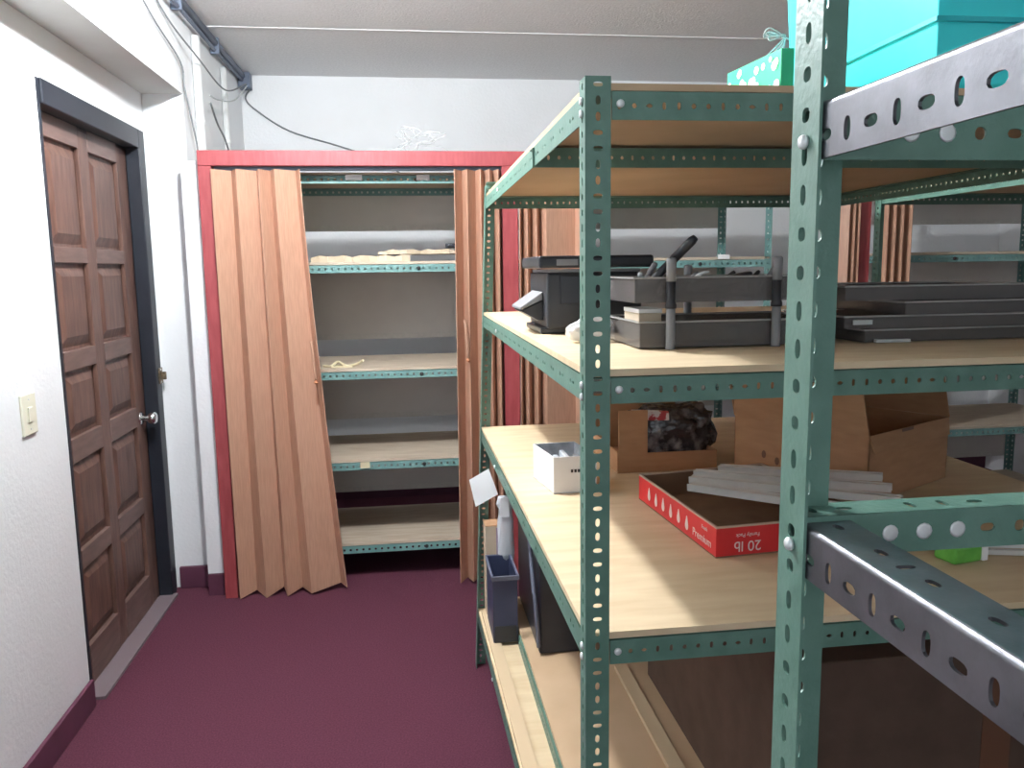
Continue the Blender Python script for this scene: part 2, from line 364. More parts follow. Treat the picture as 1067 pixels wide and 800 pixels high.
def closet_rack(label, x0, x1, y0=3.765, y1=4.37, seg=8, zs=(.17,.585,1.025,1.525,1.93)):
    t = thing('closet_shelf_rack', label, 'shelving', (0,0,0), 0)
    W = .035; kw = dict(W=W, pitch=.03, seg=8, k=1.2)
    for x, dx in ((x0,1),(x1,-1)):
        for y, dy in ((y0,1),(y1,-1)):
            obj('post', angle((x,y,0),(x,y,2.0), (dx,0,0),(0,dy,0), **kw), M['greenc'], t)
    for zi, zz in enumerate(zs):
        obj('beam', angle((x0+.004,y0-.004,zz+.004),(x1-.004,y0-.004,zz+.004), (0,0,-1),(0,1,0), pa='rrrrrr', pb='n', **kw), M['greenc'], t)
        obj('beam', angle((x0+.004,y1-.002,zz+.004),(x1-.004,y1-.002,zz+.004), (0,0,-1),(0,-1,0), pa='rrrrrr', pb='n', **kw), M['greenc'], t)
        for x, dx in ((x0+.004,1),(x1-.004,-1)):
            obj('beam', angle((x,y0,zz+.003),(x,y1,zz+.003), (0,0,-1),(dx,0,0), pa='rrrrrr', pb='n', **kw), M['greenc'], t)
        obj('shelf_board', B(x0+.006,x1-.006,y0+.0,y1-.006,zz+.0065,zz+.019), M['plyc'], t)
        bolts(t, [((x0+(x1-x0)*fx, y0-.0045, zz-.014), (0,-1,0)) for fx in (.27,.70)], .009, .006, M['ink'])
    for za, zb in zip(zs[:-1], zs[1:]):
        bot = za + (.19 if za > 1.4 else .11)
        obj('back_panel', B(x0+.01,x1-.01,y1+.004,y1+.009,bot,zb+.0), M['panel'], t)
        bm = bmesh.new(); strip(bm, (x0+.01,y1+.002,bot-.002), (1,0,0),(0,0,1),(0,-1,0), x1-x0-.02, .03, .03, 'rrrrr', 8, .0015, 1.3)
        obj('panel_rail', bm, M['strip'], t)
    return t
r1 = closet_rack('grey-green steel shelving inside the open first closet bay at the left', -.80,.44)
closet_rack('grey-green steel shelving inside the middle closet bay, seen through the big rack', .58,1.81)
closet_rack('steel shelving inside the right-hand closet bay, with a grey back panel', 2.46,3.7, zs=(.2,.62,1.07,1.535,1.93))
def label_tag(x, y, z, w, h, m, label, group=None):
    return tag(obj('paper_label', B(x-w/2,x+w/2,y-.0012,y,z-h/2,z+h/2), m), label, 'label', group)
label_tag(-.215,3.7555,1.925,.075,.024, M['tag'], 'white label on the top closet beam, left of the pair')
label_tag(.10,3.7555,1.925,.06,.024, M['tag'], 'white label on the top closet beam, right of the pair')
label_tag(-.215,3.7555,.578,.045,.03, M['yel'], 'small yellowed tag on the fourth shelf edge of the open closet')
label_tag(1.56,3.7555,1.545,.06,.022, M['tag'], 'white label on the green shelf edge of the middle closet bay')

# things on the closet shelves
for i, (x0,x1,zb,h,a,lab) in enumerate(((-.43,.03,1.5445,.020,.05,'loose sheaf of papers at the left of the upper closet shelf'),
                                    (-.12,.28,1.5775,.012,-.06,'crumpled sheaf of papers lying on top at the right of the upper closet shelf'))):
    bm = bmesh.new(); n = 12
    top, bot = [], []
    for k in range(n+1):
        x = x0+(x1-x0)*k/n
        hh = h + (.012*abs(math.sin(k*1.9+i)) if k else 0)
        for arr, z_ in ((bot, zb),(top, zb+hh)): arr.append([bm.verts.new((x,3.80+.02*math.sin(k+i),z_)), bm.verts.new((x,4.03,z_+(.004*math.cos(k*2) if arr is top else 0)))])
    for k in range(n):
        bm.faces.new([top[k][0],top[k+1][0],top[k+1][1],top[k][1]]); bm.faces.new([bot[k][0],bot[k+1][0],bot[k+1][1],bot[k][1]])
        bm.faces.new([top[k][0],top[k+1][0],bot[k+1][0],bot[k][0]]); bm.faces.new([top[k][1],top[k+1][1],bot[k+1][1],bot[k][1]])
    for k in (0,n): bm.faces.new([top[k][0],top[k][1],bot[k][1],bot[k][0]])
    tag(obj('paper_sheaf', bm, M['beige']), lab, 'papers')
bm = bmesh.new(); box(bm, .20,.245,3.80,3.84,1.602,1.626); box(bm, .210,.232,3.79,3.80,1.609,1.620)
tag(obj('binder_clip', bm, M['black'], bevel=.004), 'small black clip on the papers on the upper closet shelf', 'clip')
bm = bmesh.new(); tube(bm, smoothpath([(-.40,3.86,1.0515),(-.36,3.83,1.053),(-.33,3.86,1.07),(-.29,3.84,1.052),(-.24,3.87,1.056),(-.21,3.85,1.075)]), .006, 6)
box(bm, -.36,-.26,3.82,3.88,1.0450,1.052)
tag(obj('cord_scrap', bm, M['yel']), 'small yellowish cord scrap at the left of the middle closet shelf', 'cord')

# ------------------------------------------------------------------ slotted angle racks
GZ = [1.752, 1.335, .915, .215]        # top of the side beams
def main_rack():
    t = thing('shelving_rack', 'large green slotted-angle rack with plywood shelves in the middle of the room', 'shelving rack', (0,0,0))
    xf, yf, yb, xr = .265, 1.15, 2.85, 1.60
    xb = lambda z: .2245+.0375*z                     # the far post leans a little to the right
    kw = dict(W=.038)
    obj('post', angle((xf,yf,0),(xf,yf,1.772), (1,0,0),(0,1,0), seg=16, pa='vvhh', **kw), M['green'], t)
    obj('post', angle((xb(0),yb,0),(xb(1.79),yb,1.79), (1,0,0),(0,-1,0), seg=8, **kw), M['green'], t)
    obj('post', angle((xr,yf,0),(xr,yf,1.772), (-1,0,0),(0,1,0), seg=8, **kw), M['green'], t)
    obj('post', angle((xr,yb,0),(xr,yb,1.79), (-1,0,0),(0,-1,0), seg=8, **kw), M['green'], t)
    for i, z0 in enumerate(GZ):
        zf = z0; x1 = xb(z0)
        k2 = dict(W=.040, pitch=.0225, seg=8, k=.8)
        # side beams: web outside, flange turned in
        obj('side_beam', angle((xf+.003,yf+.004,zf),(x1+.003,yb-.004,zf), (0,0,-1),(1,0,0), pa='vrnn', pb='vn', **k2), M['green'], t)
        obj('side_beam', angle((xr-.003,yf+.004,zf),(xr-.003,yb-.004,zf), (0,0,-1),(-1,0,0), pa='vrhr', pb='vn', **k2), M['green'], t)
        # front and back beams inside the posts
        obj('front_beam', angle((xf+.040,yf+.003,zf),(xr-.040,yf+.003,zf), (0,0,-1),(0,1,0), pa='hrvhhrr', pb='rn', **k2), M['green'], t)
        obj('back_beam', angle((x1+.006,yb-.004,zf+.001),(xr-.006,yb-.004,zf+.001), (0,0,-1),(0,-1,0), pa='rhr', pb='n', **k2), M['green'], t)
        if i == 0:
            obj('middle_beam', angle((xf+.006,1.66,zf-.004),(xr-.006,1.66,zf-.004), (0,0,-1),(0,1,0), pa='rhrr', pb='n', **k2), M['green'], t)
            obj('back_beam', angle((x1+.006,yb-.006,zf+.050),(xr-.006,yb-.006,zf+.050), (0,0,-1),(0,-1,0), pa='rhr', pb='n', **k2), M['green'], t)
        bm = bmesh.new(); th = .011 if i else .010
        pts = [(xf+.005,yf+.006),(xr-.005,yf+.006),(xr-.005,yb-.010),(x1+.005,yb-.010)]
        if i == 0: pts = [(xf+.005,yf+.006),(xr-.005,yf+.006),(xr-.005,yb-.012),(x1+.005,yb-.012)]
        prism(bm, pts, zf+.0015, zf+.0015+th)
        obj('shelf_board', bm, M['ply'] if i else M['plyu'], t)
        bolts(t, [((xf-.001,yf+.018,zf-.012),(-1,0,0)), ((xf-.001,yf+.018,zf-.030),(-1,0,0)), ((xf+.052,yf+.001,zf-.018),(0,-1,0)),
                  ((xf-.001+(x1-xf)*.72,yf+1.22,zf-.02),(-1,0,0))])
    return t
main_rack()

t = thing('shelving_rack', 'second green rack further right with only its left side in view', 'shelving rack', (0,0,0))
x0, x1, y0, y1 = 1.79, 2.75, 1.2, 2.87
for x, dx in ((x0,1),(x1,-1)):
    for y, dy in ((y0,1),(y1,-1)): obj('post', angle((x,y,0),(x,y,1.765), (dx,0,0),(0,dy,0), seg=8), M['green'], t)
for zz in (1.76,.215):
    for x, dx in ((x0+.003,1),(x1-.003,-1)): obj('side_beam', angle((x,y0+.004,zz),(x,y1-.004,zz), (0,0,-1),(dx,0,0), pa='rvr', pb='n', seg=8), M['green'], t)
    for y, dy in ((y0+.003,1),(y1-.003,-1)): obj('cross_beam', angle((x0+.005,y,zz),(x1-.005,y,zz), (0,0,-1),(0,dy,0), pa='rvr', pb='n', seg=8), M['green'], t)
    obj('shelf_board', B(x0+.005,x1-.005,y0+.006,y1-.006,zz+.0015,zz+.0125), M['ply'], t)
tag(obj('metal_strip', B(1.745,1.775,1.75,2.42,1.766,1.784), M['strip'], bevel=.002), 'pale metal strip lying between the two rack tops at the right', 'metal strip')
bpy.data.objects['metal_strip'].location = (.048,0,.0085)

# foreground rack, its left far post close to the camera
t = thing('shelving_rack', 'nearest rack with a big green post and galvanised side beams at the right', 'shelving rack', (0,0,0))
px, py = .305, .605
big = dict(W=.041, pitch=.0297, seg=20, th=.0025)
obj('post', angle((px,py,0),(px,py,2.1), (0,-1,0),(1,0,0), pa='vvrr', pb='vvrr', k=1.15, **big), M['green'], t)
obj('post', angle((px,-.35,0),(px,-.35,2.1), (0,1,0),(1,0,0), pa='vvrr', pb='vvrr', W=.041, pitch=.0297, seg=8), M['green'], t)
obj('post', angle((1.2,py,0),(1.2,py,2.1), (0,-1,0),(-1,0,0), pa='vvrr', pb='vvrr', W=.041, pitch=.0297, seg=8), M['green'], t)
obj('post', angle((1.2,-.35,0),(1.2,-.35,2.1), (0,1,0),(-1,0,0), pa='vvrr', pb='vvrr', W=.041, pitch=.0297, seg=8), M['green'], t)
def rounded_angle(x, ya, yb_, zt, dx=1, W=.042, R=.0045, th=.0025):
    """galvanised beam along Y: web down from the rounded shoulder, flange turned inwards"""
    bm = bmesh.new(); L = abs(yb_-ya)
    strip(bm, (x,yb_,zt-R), (0,-1,0),(0,0,-1),(dx,0,0), L, W-R, .0285, 'vhvh', 20, th, 1.15, .56)
    strip(bm, (x+dx*R,yb_,zt), (0,-1,0),(dx,0,0),(0,0,-1), L, W-R, .0285, 'vnvh', 20, th, .95, .5)
    n = 6; prev = None
    for k in range(n+1):
        a = math.pi/2*k/n
        row = []
        for rr in (R, R-th):
            for y in (yb_, ya): row.append(bm.verts.new((x+dx*(R-rr*math.cos(a)), y, zt-R+rr*math.sin(a))))
        if prev:
            bm.faces.new([prev[0],prev[1],row[1],row[0]]); bm.faces.new([prev[2],prev[3],row[3],row[2]])
        prev = row
    o = bm
    return o
for zt in (1.6195, 1.2955):
    o = obj('side_beam', rounded_angle(px+.0035,-.33,py-.030,zt), M['galv'], t)
    obj('side_beam', rounded_angle(1.2-.0035,-.33,py-.006,zt,-1), M['galv'], t)
for zt in (1.618, 1.300):
    obj('back_beam', angle((px+.006,py-.030,zt),(1.19,py-.030,zt), (0,0,-1),(0,1,0), pa='rvrr', pb='hvnh', W=.034 if zt<1.5 else .040, pitch=.0297, seg=16), M['green'], t)
    obj('front_beam', angle((px+.006,-.33,zt-.002),(1.19,-.33,zt-.002), (0,0,-1),(0,-1,0), pa='rvrr', pb='n', W=.04, pitch=.0297, seg=8), M['green'], t)
    bolts(t, [((px-.0005,py-.022,zt-.026 if zt>1.5 else zt-.024), (-1,0,0))], .0055, .005)
    bolts(t, [((px+dx,py-.0302,zt-.020 if zt>1.5 else zt-.017), (0,-1,0)) for dx in ((.0802,.1099) if zt>1.5 else (.0802,.1099,.1396))], .0070, .0012)  # pale discs over the holes, standing in for brightness seen through them

# ------------------------------------------------------------------ things above
def bin_tub():
    t = thing('storage_bin', 'turquoise plastic storage bin on top of the large rack at the upper right', 'storage bin', (.822,1.175,1.7645))
    bm = bmesh.new(); w, d, h, wl = .62, .465, .40, .004
    def ring(z, e): return [(-e,-e,z),(w+e,-e,z),(w+e,d+e,z),(-e,d+e,z)]
    lv = [(0,-.010),(.010,-.003),(.09,.001),(h,.016)]
    R_ = [[bm.verts.new(p) for p in ring(z_,e)] for z_, e in lv]
    R_ += [[bm.verts.new(p) for p in ring(z_,e-wl)] for z_, e in lv[:0:-1]]
    bm.faces.new(R_[0])
    for a, b in zip(R_[:-1], R_[1:]):
        for k in range(4): bm.faces.new([a[k],a[(k+1)%4],b[(k+1)%4],b[k]])
    bm.faces.new(R_[-1])
    obj('bin_body', bm, M['turq'], t, bevel=.003)
    bm = bmesh.new(); e = .004
    for y0, y1, x0, x1 in ((-e-.004,d+e+.004,-e-.004,-.0005),(-e-.004,d+e+.004,w,w+e+.004)): box(bm, x0,x1,y0,y1,.100,.108)
    for x0, x1, y0, y1 in ((-e,w+e,-e-.004,-.0005),(-e,w+e,d,d+e+.004)): box(bm, x0,x1,y0,y1,.100,.108)
    obj('rib', bm, M['turqd'], t, bevel=.001)
    bm = bmesh.new(); q = .012
    for a in ((-q-.012,w+q+.012,-q-.012,-q),(-q-.012,w+q+.012,d+q,d+q+.012),(-q-.012,-q,-q,d+q),(w+q,w+q+.012,-q,d+q)): box(bm, a[0],a[1],a[2],a[3],h-.02,h+.002)
    obj('rim', bm, M['turqd'], t, bevel=.002)
    return t
bin_tub()
t = thing('gift_box', 'slim green box with white dots beside the turquoise bin on the large rack', 'box', (.690,1.42,1.7645))
a, b, hgt = V((-.022,.19,0)), V((0,0,0)), .124
bm = bmesh.new(); prism(bm, [(a.x,a.y),(0,0),(.022,-.003),(.002,.187)], 0, hgt); obj('box_body', bm, M['giftg'], t)
bm = bmesh.new(); random.seed(3); dn = (b-a).normalized(); nn = V((dn.y,-dn.x,0)); nn = nn if nn.x < 0 else -nn
for k in range(44):
    u = random.uniform(.04,.96); z_ = random.uniform(.012,hgt-.010); p = a+(b-a)*u+nn*.0006+V((0,0,z_)); r = random.uniform(.005,.010)
    bm.faces.new([bm.verts.new(p+dn*r*math.cos(q*math.pi/4)+V((0,0,r*math.sin(q*math.pi/4)))+nn*.00004*k) for q in range(8)])
obj('white_dots', bm, M['paper'], t)
bm = bmesh.new(); prism(bm, [(.0005,-.0015),(.0225,-.0045),(.0225,-.0032),(.0005,-.0002)], .0005, hgt-.0005); obj('end_panel', bm, M['giftd'], t)
bm = bmesh.new()
for k in range(4):
    q = .004*k
    tube(bm, smoothpath([(.702,1.53,1.8905+.001),(.740-q,1.56,1.90+q),(.775,1.58,1.945+q),(.745-q,1.585,1.965-q),(.74,1.575,1.945+2*q),(.765+q,1.565,1.955-q)]), .0013, 6)
tag(obj('wire_loop', bm, M['cableg'], smooth=True), 'thin white wire loops standing above the dotted green box', 'wire')

# ------------------------------------------------------------------ middle shelf
ZM = GZ[1]+.0135
t = thing('printer', 'black desktop printer behind the corner post of the rack', 'printer', (.325,1.80,ZM))
obj('body', B(0,.225,0,.25,.012,.142), M['blackg'], t, bevel=.006)
obj('upper_body', B(.006,.222,.004,.248,.142,.150), M['grey'], t, bevel=.002)
obj('scanner_lid', B(-.020,.250,-.012,.262,.152,.180), M['black'], t, bevel=.006)
obj('front_panel', B(.030,.200,-.004,0,.070,.135), M['black'], t, bevel=.002)
obj('base', B(-.012,.215,.02,.245,0,.014), M['black'], t, bevel=.003)
bm = bmesh.new(); hexa(bm, [(-.055,.05,.055),(-.002,.05,.078),(-.002,.20,.078),(-.055,.20,.055),(-.055,.05,.062),(-.002,.05,.098),(-.002,.20,.098),(-.055,.20,.062)])
obj('paper_tray', bm, M['grey'], t, bevel=.002)
bm = bmesh.new(); hexa(bm, [(-.012,.06,.03),(-.0,.06,.03),(-.0,.19,.03),(-.012,.19,.03),(-.052,.06,.052),(-.0,.06,.075),(-.0,.19,.075),(-.052,.19,.052)])
obj('tray_support', bm, M['blackg'], t)
bm = bmesh.new(); box(bm, .02,.07,-.0125,-.0095,.158,.172); obj('lid_badge', bm, M['grey'], t)
# white crumpled tissue between printer and post
bm = bmesh.new(); bmesh.ops.create_icosphere(bm, subdivisions=3, radius=1)
random.seed(9)
for v in bm.verts:
    n = 1+.18*math.sin(7*v.co.x+3*v.co.z)+.12*math.cos(9*v.co.y+5*v.co.z)
    v.co = V((v.co.x*.036*n*(1.25-.55*v.co.z), v.co.y*.022*n, (v.co.z+1)*.030*(1+.25*v.co.x)))
    v.co.z = max(v.co.z, 0)
o = tag(obj('tissue', bm, M['paper']), 'white crumpled tissue standing in front of the black printer', 'tissue'); o.location = (.338,1.55,ZM+.0)
o.location = (.372,1.60,ZM)

def letter_tray(name_label, loc, rotz, w, d, h, m=None, posts=False, cat='letter tray', group=None):
    t = thing('letter_tray', name_label, cat, loc, rotz, group)
    wl = .003; m = m or M['smoke']
    obj('tray_base', B(0,w,0,d,0,wl), m, t)
    bm = bmesh.new(); box(bm, 0,wl,0,d,wl,h); obj('side_wall', bm, m, t)
    bm = bmesh.new(); box(bm, w-wl,w,0,d,wl,h); obj('side_wall', bm, m, t)
    bm = bmesh.new(); box(bm, wl,w-wl,d-wl,d,wl,h); obj('back_wall', bm, m, t)
    bm = bmesh.new(); box(bm, wl,w-wl,0,wl,wl,h); obj('front_wall', bm, m, t)
    bm = bmesh.new(); e = .003
    box(bm, -e,w+e,-e,wl,h,h+.0035); box(bm, -e,w+e,d-wl,d+e,h,h+.0035); box(bm, -e,wl,wl,d-wl,h,h+.0035); box(bm, w-wl,w+e,wl,d-wl,h,h+.0035)
    obj('rim', bm, M['smokel'], t)
    return t
tx, ty = .430, 1.42
letter_tray('smoked plastic letter tray resting on the middle shelf, lower of the pair with corner posts', (tx,ty,ZM+.002), 0, .37,.24,.046)
letter_tray('smoked plastic letter tray full of pens, upper of the pair with corner posts', (tx-.01,ty,ZM+.086), 0, .37,.24,.044)
for i, (x, y, lab) in enumerate(((.485,ty-.012,'grey plastic stacking post at the front of the trays, nearest the rack corner post'),
                      (.69,ty-.012,'grey plastic stacking post at the front of the trays, beside the big near post'),
                      (.615,ty+.255,'grey plastic stacking post at the back of the trays'))):
    t = thing('tray_post', lab, 'tray post', (x,y,ZM))
    z1 = .168 if i != 2 else .155
    bm = bmesh.new(); tube(bm, [(0,0,0),(0,0,.004),(0,0,.075)], [.0095,.0085,.0085], 14); obj('lower_tube', bm, M['grey'], t, smooth=True)
    bm = bmesh.new(); tube(bm, [(0,0,.0755),(0,0,.082),(0,0,.088),(0,0,.124)], [.0105,.0105,.0085,.0085], 14); obj('joint_collar', bm, M['blackg'], t, smooth=True)
    bm = bmesh.new(); tube(bm, [(0,0,.1245),(0,0,z1-.003),(0,0,z1)], [.0092,.0092,.007], 14); obj('upper_tube', bm, M['grey'], t, smooth=True)
# small open card box inside the left of the lower tray
t = thing('sample_box', 'small beige card box showing in the left end of the lower letter tray', 'box', (.437,1.45,ZM+.0052))
obj('box_body', B(0,.045,0,.10,0,.060), M['beige'], t, bevel=.002)
obj('box_lid', B(-.001,.046,-.001,.101,.060,.068), M['cart'], t, bevel=.001)
tag(obj('folded_paper', B(.540,.66,1.50,1.62,ZM+.0052,ZM+.030), M['yel'], bevel=.003), 'yellowish folded paper in the lower letter tray', 'paper')
# pens and desk things in the upper tray
zt = ZM+.091
def pen(p0, p1, r, m, label, name='marker_pen', cat='pen', cap=True, group=None):
    p0, p1 = V(p0), V(p1); t = thing(name, label, cat, p0, 0, group); d = p1-p0; L = d.length; u = d.normalized()
    bm = bmesh.new(); tube(bm, [u*0,u*.004,u*L*.62], [r*.6,r,r], 12); obj('barrel', bm, m, t, smooth=True)
    bm = bmesh.new(); tube(bm, [u*L*.62,u*L*.94,u*L], [r*1.12,r*1.12,r*.8], 12); obj('cap', bm, m, t, smooth=True)
    return t
pen((.445,1.47,zt+.012),(.527,1.40,zt+.113), .0078, M['black'], 'thick black marker leaning up out of the upper letter tray')
pen((.45,1.50,zt+.011),(.475,1.47,zt+.068), .005, M['grey'], 'grey pen standing short behind the thick black marker')
pen((.50,1.53,zt+.008),(.515,1.49,zt+.062), .0045, M['blackg'], 'dark slim pen upright behind the front tray post')
pen((.462,1.52,zt+.008),(.455,1.50,zt+.050), .005, M['cableg'], 'pale pen stub near the left end of the upper tray')
pen((.72,1.55,zt+.006),(.742,1.53,zt+.055), .005, M['grey'], 'grey pen stub at the right end of the upper tray')
t = thing('stapler', 'black stapler lying across the upper letter tray', 'stapler', (.545,1.49,zt), .05)
obj('stapler_base', B(0,.135,-.016,.016,0,.010), M['black'], t, bevel=.003)
bm = bmesh.new(); hexa(bm, [(.004,-.013,.014),(.132,-.013,.030),(.132,.013,.030),(.004,.013,.014),(.004,-.011,.028),(.132,-.012,.050),(.132,.012,.050),(.004,.011,.028)]); obj('stapler_arm', bm, M['black'], t, bevel=.004)
obj('stapler_hinge', B(.122,.134,-.012,.012,.010,.032), M['grey'], t, bevel=.002)
for i in range(6):
    a = V((.51+.035*i, 1.56+.012*(i%2), zt+.004))
    pen(a, a+V((.05,-.03+.02*(i%3),.035+.01*(i%2))), .004, [M['blackg'],M['grey'],M['black']][i%3], 'dark pen in the jumble at the back of the upper letter tray', 'pen', group='jumbled pens at the back of the upper letter tray')
bm = bmesh.new(); pts = [(.538,1.445,zt+.030),(.545,1.44,zt+.040),(.557,1.44,zt+.048),(.572,1.445,zt+.050)]
tube(bm, smoothpath(pts), [.004]*5+[.0045]*5+[.003]*5+[.0025]*3+[.001], 8)
tag(obj('white_hook', bm, M['paper'], smooth=True), 'small curved white plastic piece in the upper letter tray beside the post', 'hook')
# second stack of shallow trays
defs = [(.880,1.425,0.0,.03,.022,'lowest'),(.840,1.43,.0265,-.02,.022,'second lowest'),(.955,1.415,.053,.04,.022,'second highest'),(.845,1.44,.080,-.015,.026,'topmost')]
for x, y, dz, rz, h, lab in defs:
    letter_tray('shallow smoked tray, %s of the flat stack right of the near post' % lab, (x,y,ZM+.0005+dz), rz, .40,.26,h)
bm = bmesh.new(); box(bm, .895,.965,1.408,1.418,ZM+.001,ZM+.007)
tag(obj('paper_label', bm, M['cableg']), 'pale label strip at the foot of the flat tray stack', 'label')
label_tag(.872,1.421,ZM+.040,.040,.009, M['cableg'], 'pale label on the front of a flat stacked tray')

# ------------------------------------------------------------------ third shelf
ZT = GZ[2]+.0135
def opencarton(name, label, cat, pts, h, m, mi=None, th=.004):
    """open box over a four-sided outline (world x, y): floor and four walls"""
    t = thing(name, label, cat, (pts[0][0],pts[0][1],0)); ox, oy = pts[0]
    q = [V((x-ox,y-oy,0)) for x,y in pts]; z0 = h[0]; c = sum(q, V((0,0,0)))/4
    inn = [p+(c-p).normalized()*th*1.4 for p in q]
    bm = bmesh.new(); prism(bm, [(p.x,p.y) for p in q], z0, z0+.003); obj('base', bm, mi or m, t)
    for i in range(4):
        j = (i+1)%4; top = h[1][i] if isinstance(h[1],(list,tuple)) else h[1]
        bm = bmesh.new(); prism(bm, [(q[i].x,q[i].y),(q[j].x,q[j].y),(inn[j].x,inn[j].y),(inn[i].x,inn[i].y)], z0+.003, top)
        o = obj('side_panel', bm, [m, mi or m], t)
        for f in o.data.polygons:
            cc = V(f.center); nrm = V(f.normal)
            if abs(nrm.z) < .5 and (c-cc).dot(nrm) > 0 and (cc-(q[i]+q[j])/2).length > .0 and nrm.dot(c-(q[i]+q[j])/2) > .5*(c-(q[i]+q[j])/2).length: f.material_index = 1
    return t, q
# small white carton with marks
t, q = opencarton('small_carton', 'small open white carton near the left edge of the lower main shelf', 'carton', [(.362,1.93),(.337,2.10),(.455,2.11),(.475,1.935)], (ZT,ZT+.095), M['cart'], M['boxblue'])
bm = bmesh.new()
for k in (0,1,2,3.6): box(bm, .045+.009*k,.051+.009*k,.0018,.0026,ZT+.054,ZT+.062)
bmesh.ops.rotate(bm, verts=bm.verts[:], cent=(0,0,0), matrix=Matrix.Rotation(.044,3,'Z')); bmesh.ops.translate(bm, verts=bm.verts[:], vec=(0,-.0030,0))
obj('black_lettering', bm, M['ink'], t)
bm = bmesh.new(); random.seed(4)
for k in range(5): box(bm, .365+.018*k,.378+.018*k,1.96,2.06,ZT+.003,ZT+.06+.012*(k%3))
tag(obj('card_bundle', bm, M['boxblue'], bevel=.002), 'pale folded cards standing inside the small white carton', 'cards')

# red lid box
rp = [(.592,1.432),(.562,1.85),(.905,1.90),(.940,1.462)]
t, q = opencarton('red_box_lid', 'shallow red printed box lid holding white strips on the lower main shelf', 'box lid', rp, (ZT,ZT+.060), M['redbox'], M['cardd'])
bm = bmesh.new()
for i in range(4):
    j = (i+1)%4; a, b = q[i], q[j]; c = sum(q, V((0,0,0)))/4
    n = V(((b-a).y, -(b-a).x, 0)).normalized(); n = n if n.dot(a-c) > 0 else -n
    prism(bm, [(p.x,p.y) for p in (a+n*.0006, b+n*.0006, b-n*.005, a-n*.005)], ZT+.0602, ZT+.0635)
obj('cut_edge', bm, M['edge'], t)
fa = math.atan2(rp[3][1]-rp[0][1], rp[3][0]-rp[0][0])
fl = lambda u, z_, off=.0008: (u*math.cos(fa)+off*math.sin(fa), u*math.sin(fa)-off*math.cos(fa), z_)
text('weight_print', '20 lb', .030, fl(.068,ZT+.021), (math.pi/2,math.pi,fa), M['inkw'], t)      # upside down, as the lid lies
text('script_print', 'Family Pack', .011, fl(.068,ZT+.043), (math.pi/2,math.pi,fa), M['inkw'], t)
la = math.atan2(rp[1][1]-rp[0][1], rp[1][0]-rp[0][0]); side = V((math.cos(la),math.sin(la),0)); nl = V((-math.sin(la),math.cos(la),0)); nl = nl if nl.x < 0 else -nl
for k in range(6):
    bm = bmesh.new()
    cpt = side*(.135+.043*k)+nl*.0012+V((0,0,ZT+.024+.002*(k%2)))
    o_ = []
    for s in range(14):
        a = 2*math.pi*s/14; r = .010*(1-.0*s)
        zz = math.sin(a)*.010 + (.012 if math.sin(a) > .6 else 0)
        o_.append(bm.verts.new(cpt+side*(-math.cos(a)*.0085*(.45 if math.sin(a) > .6 else 1))+V((0,0,zz))))
    bm.faces.new(o_)
    obj('drop_shaped_print', bm, M['inkw'], t)
text('side_lettering', 'Premium', .024, tuple(side*.062+nl*.0012+V((0,0,ZT+.022))), (math.pi/2,0,la+math.pi), M['inkw'], t)
text('side_lettering', 'Fresh', .012, tuple(side*.050+nl*.0012+V((0,0,ZT+.046))), (math.pi/2,0,la+math.pi), M['inkw'], t)
# white channel strips lying in the lid
sd = [((.645,1.720,ZT+.070),(.93,1.385,ZT+.090),.030,'nearest the camera'),((.665,1.77,ZT+.073),(1.00,1.46,ZT+.094),.026,'second from the front'),
      ((.69,1.81,ZT+.076),(1.03,1.54,ZT+.096),.024,'third from the front'),((.76,1.83,ZT+.080),(1.06,1.62,ZT+.098),.024,'furthest back')]
for a, b, w, lab in sd:
    a, b = V(a), V(b); bm = bmesh.new(); d = (b-a).normalized(); s = d.cross(V((0,0,1))).normalized(); u = s.cross(d)
    for off, ww, tt, dz in ((0,w,.003,0),(-w/2+.0015,.003,.016,.008-.013),(w/2-.0015,.003,.016,.008-.013)):
        bar(bm, a+s*off+u*(dz+.0), b+s*off+u*(dz+.0), ww, tt)
    tag(obj('channel_strip', bm, M['strip']), 'white metal channel strip in the red lid, %s' % lab, 'metal strip')

# large cardboard carton
A_, B_, C_ = V((.89,2.04,0)), V((1.085,1.715,0)), V((1.425,1.90,0)); D_ = A_+(C_-B_)
t = thing('cardboard_carton', 'large open brown cardboard carton behind the near post', 'carton', B_)
q = [V(p)-B_ for p in (B_, C_, D_, A_)]; c = sum(q, V((0,0,0)))/4; H_ = .165
bm = bmesh.new(); prism(bm, [(p.x,p.y) for p in q], ZT, ZT+.004); obj('base', bm, M['card'], t)
for i in range(4):
    j = (i+1)%4; n = (c-(q[i]+q[j])/2).normalized()*.004
    bm = bmesh.new(); prism(bm, [(p.x,p.y) for p in (q[i],q[j],q[j]+n,q[i]+n)], ZT+.004, ZT+H_); obj('side_panel', bm, M['card'], t)
def flap(i, ang, L):
    j = (i+1)%4; n = ((q[i]+q[j])/2-c).normalized()
    d = n*math.cos(ang)*L+V((0,0,math.sin(ang)*L)); up = V((0,0,ZT+H_+.0005)); e = (q[j]-q[i]).normalized()*.012
    tn = n*math.sin(ang)*.0035 - V((0,0,math.cos(ang)*.0035))
    a, b = q[i]+up, q[j]+up
    bm = bmesh.new(); hexa(bm, [a,b,b+d-e,a+d+e,a+tn,b+tn,b+d-e+tn,a+d+e+tn]); obj('flap', bm, M['card'], t)
flap(3, math.radians(80), .12); flap(1, math.radians(100), .13); flap(2, math.radians(75), .15); flap(0, math.radians(-78), .045)
uu = (q[1]-q[0]).normalized(); nn = V((uu.y,-uu.x,0))
bm = bmesh.new(); p0 = q[0]+uu*.145+nn*.0012
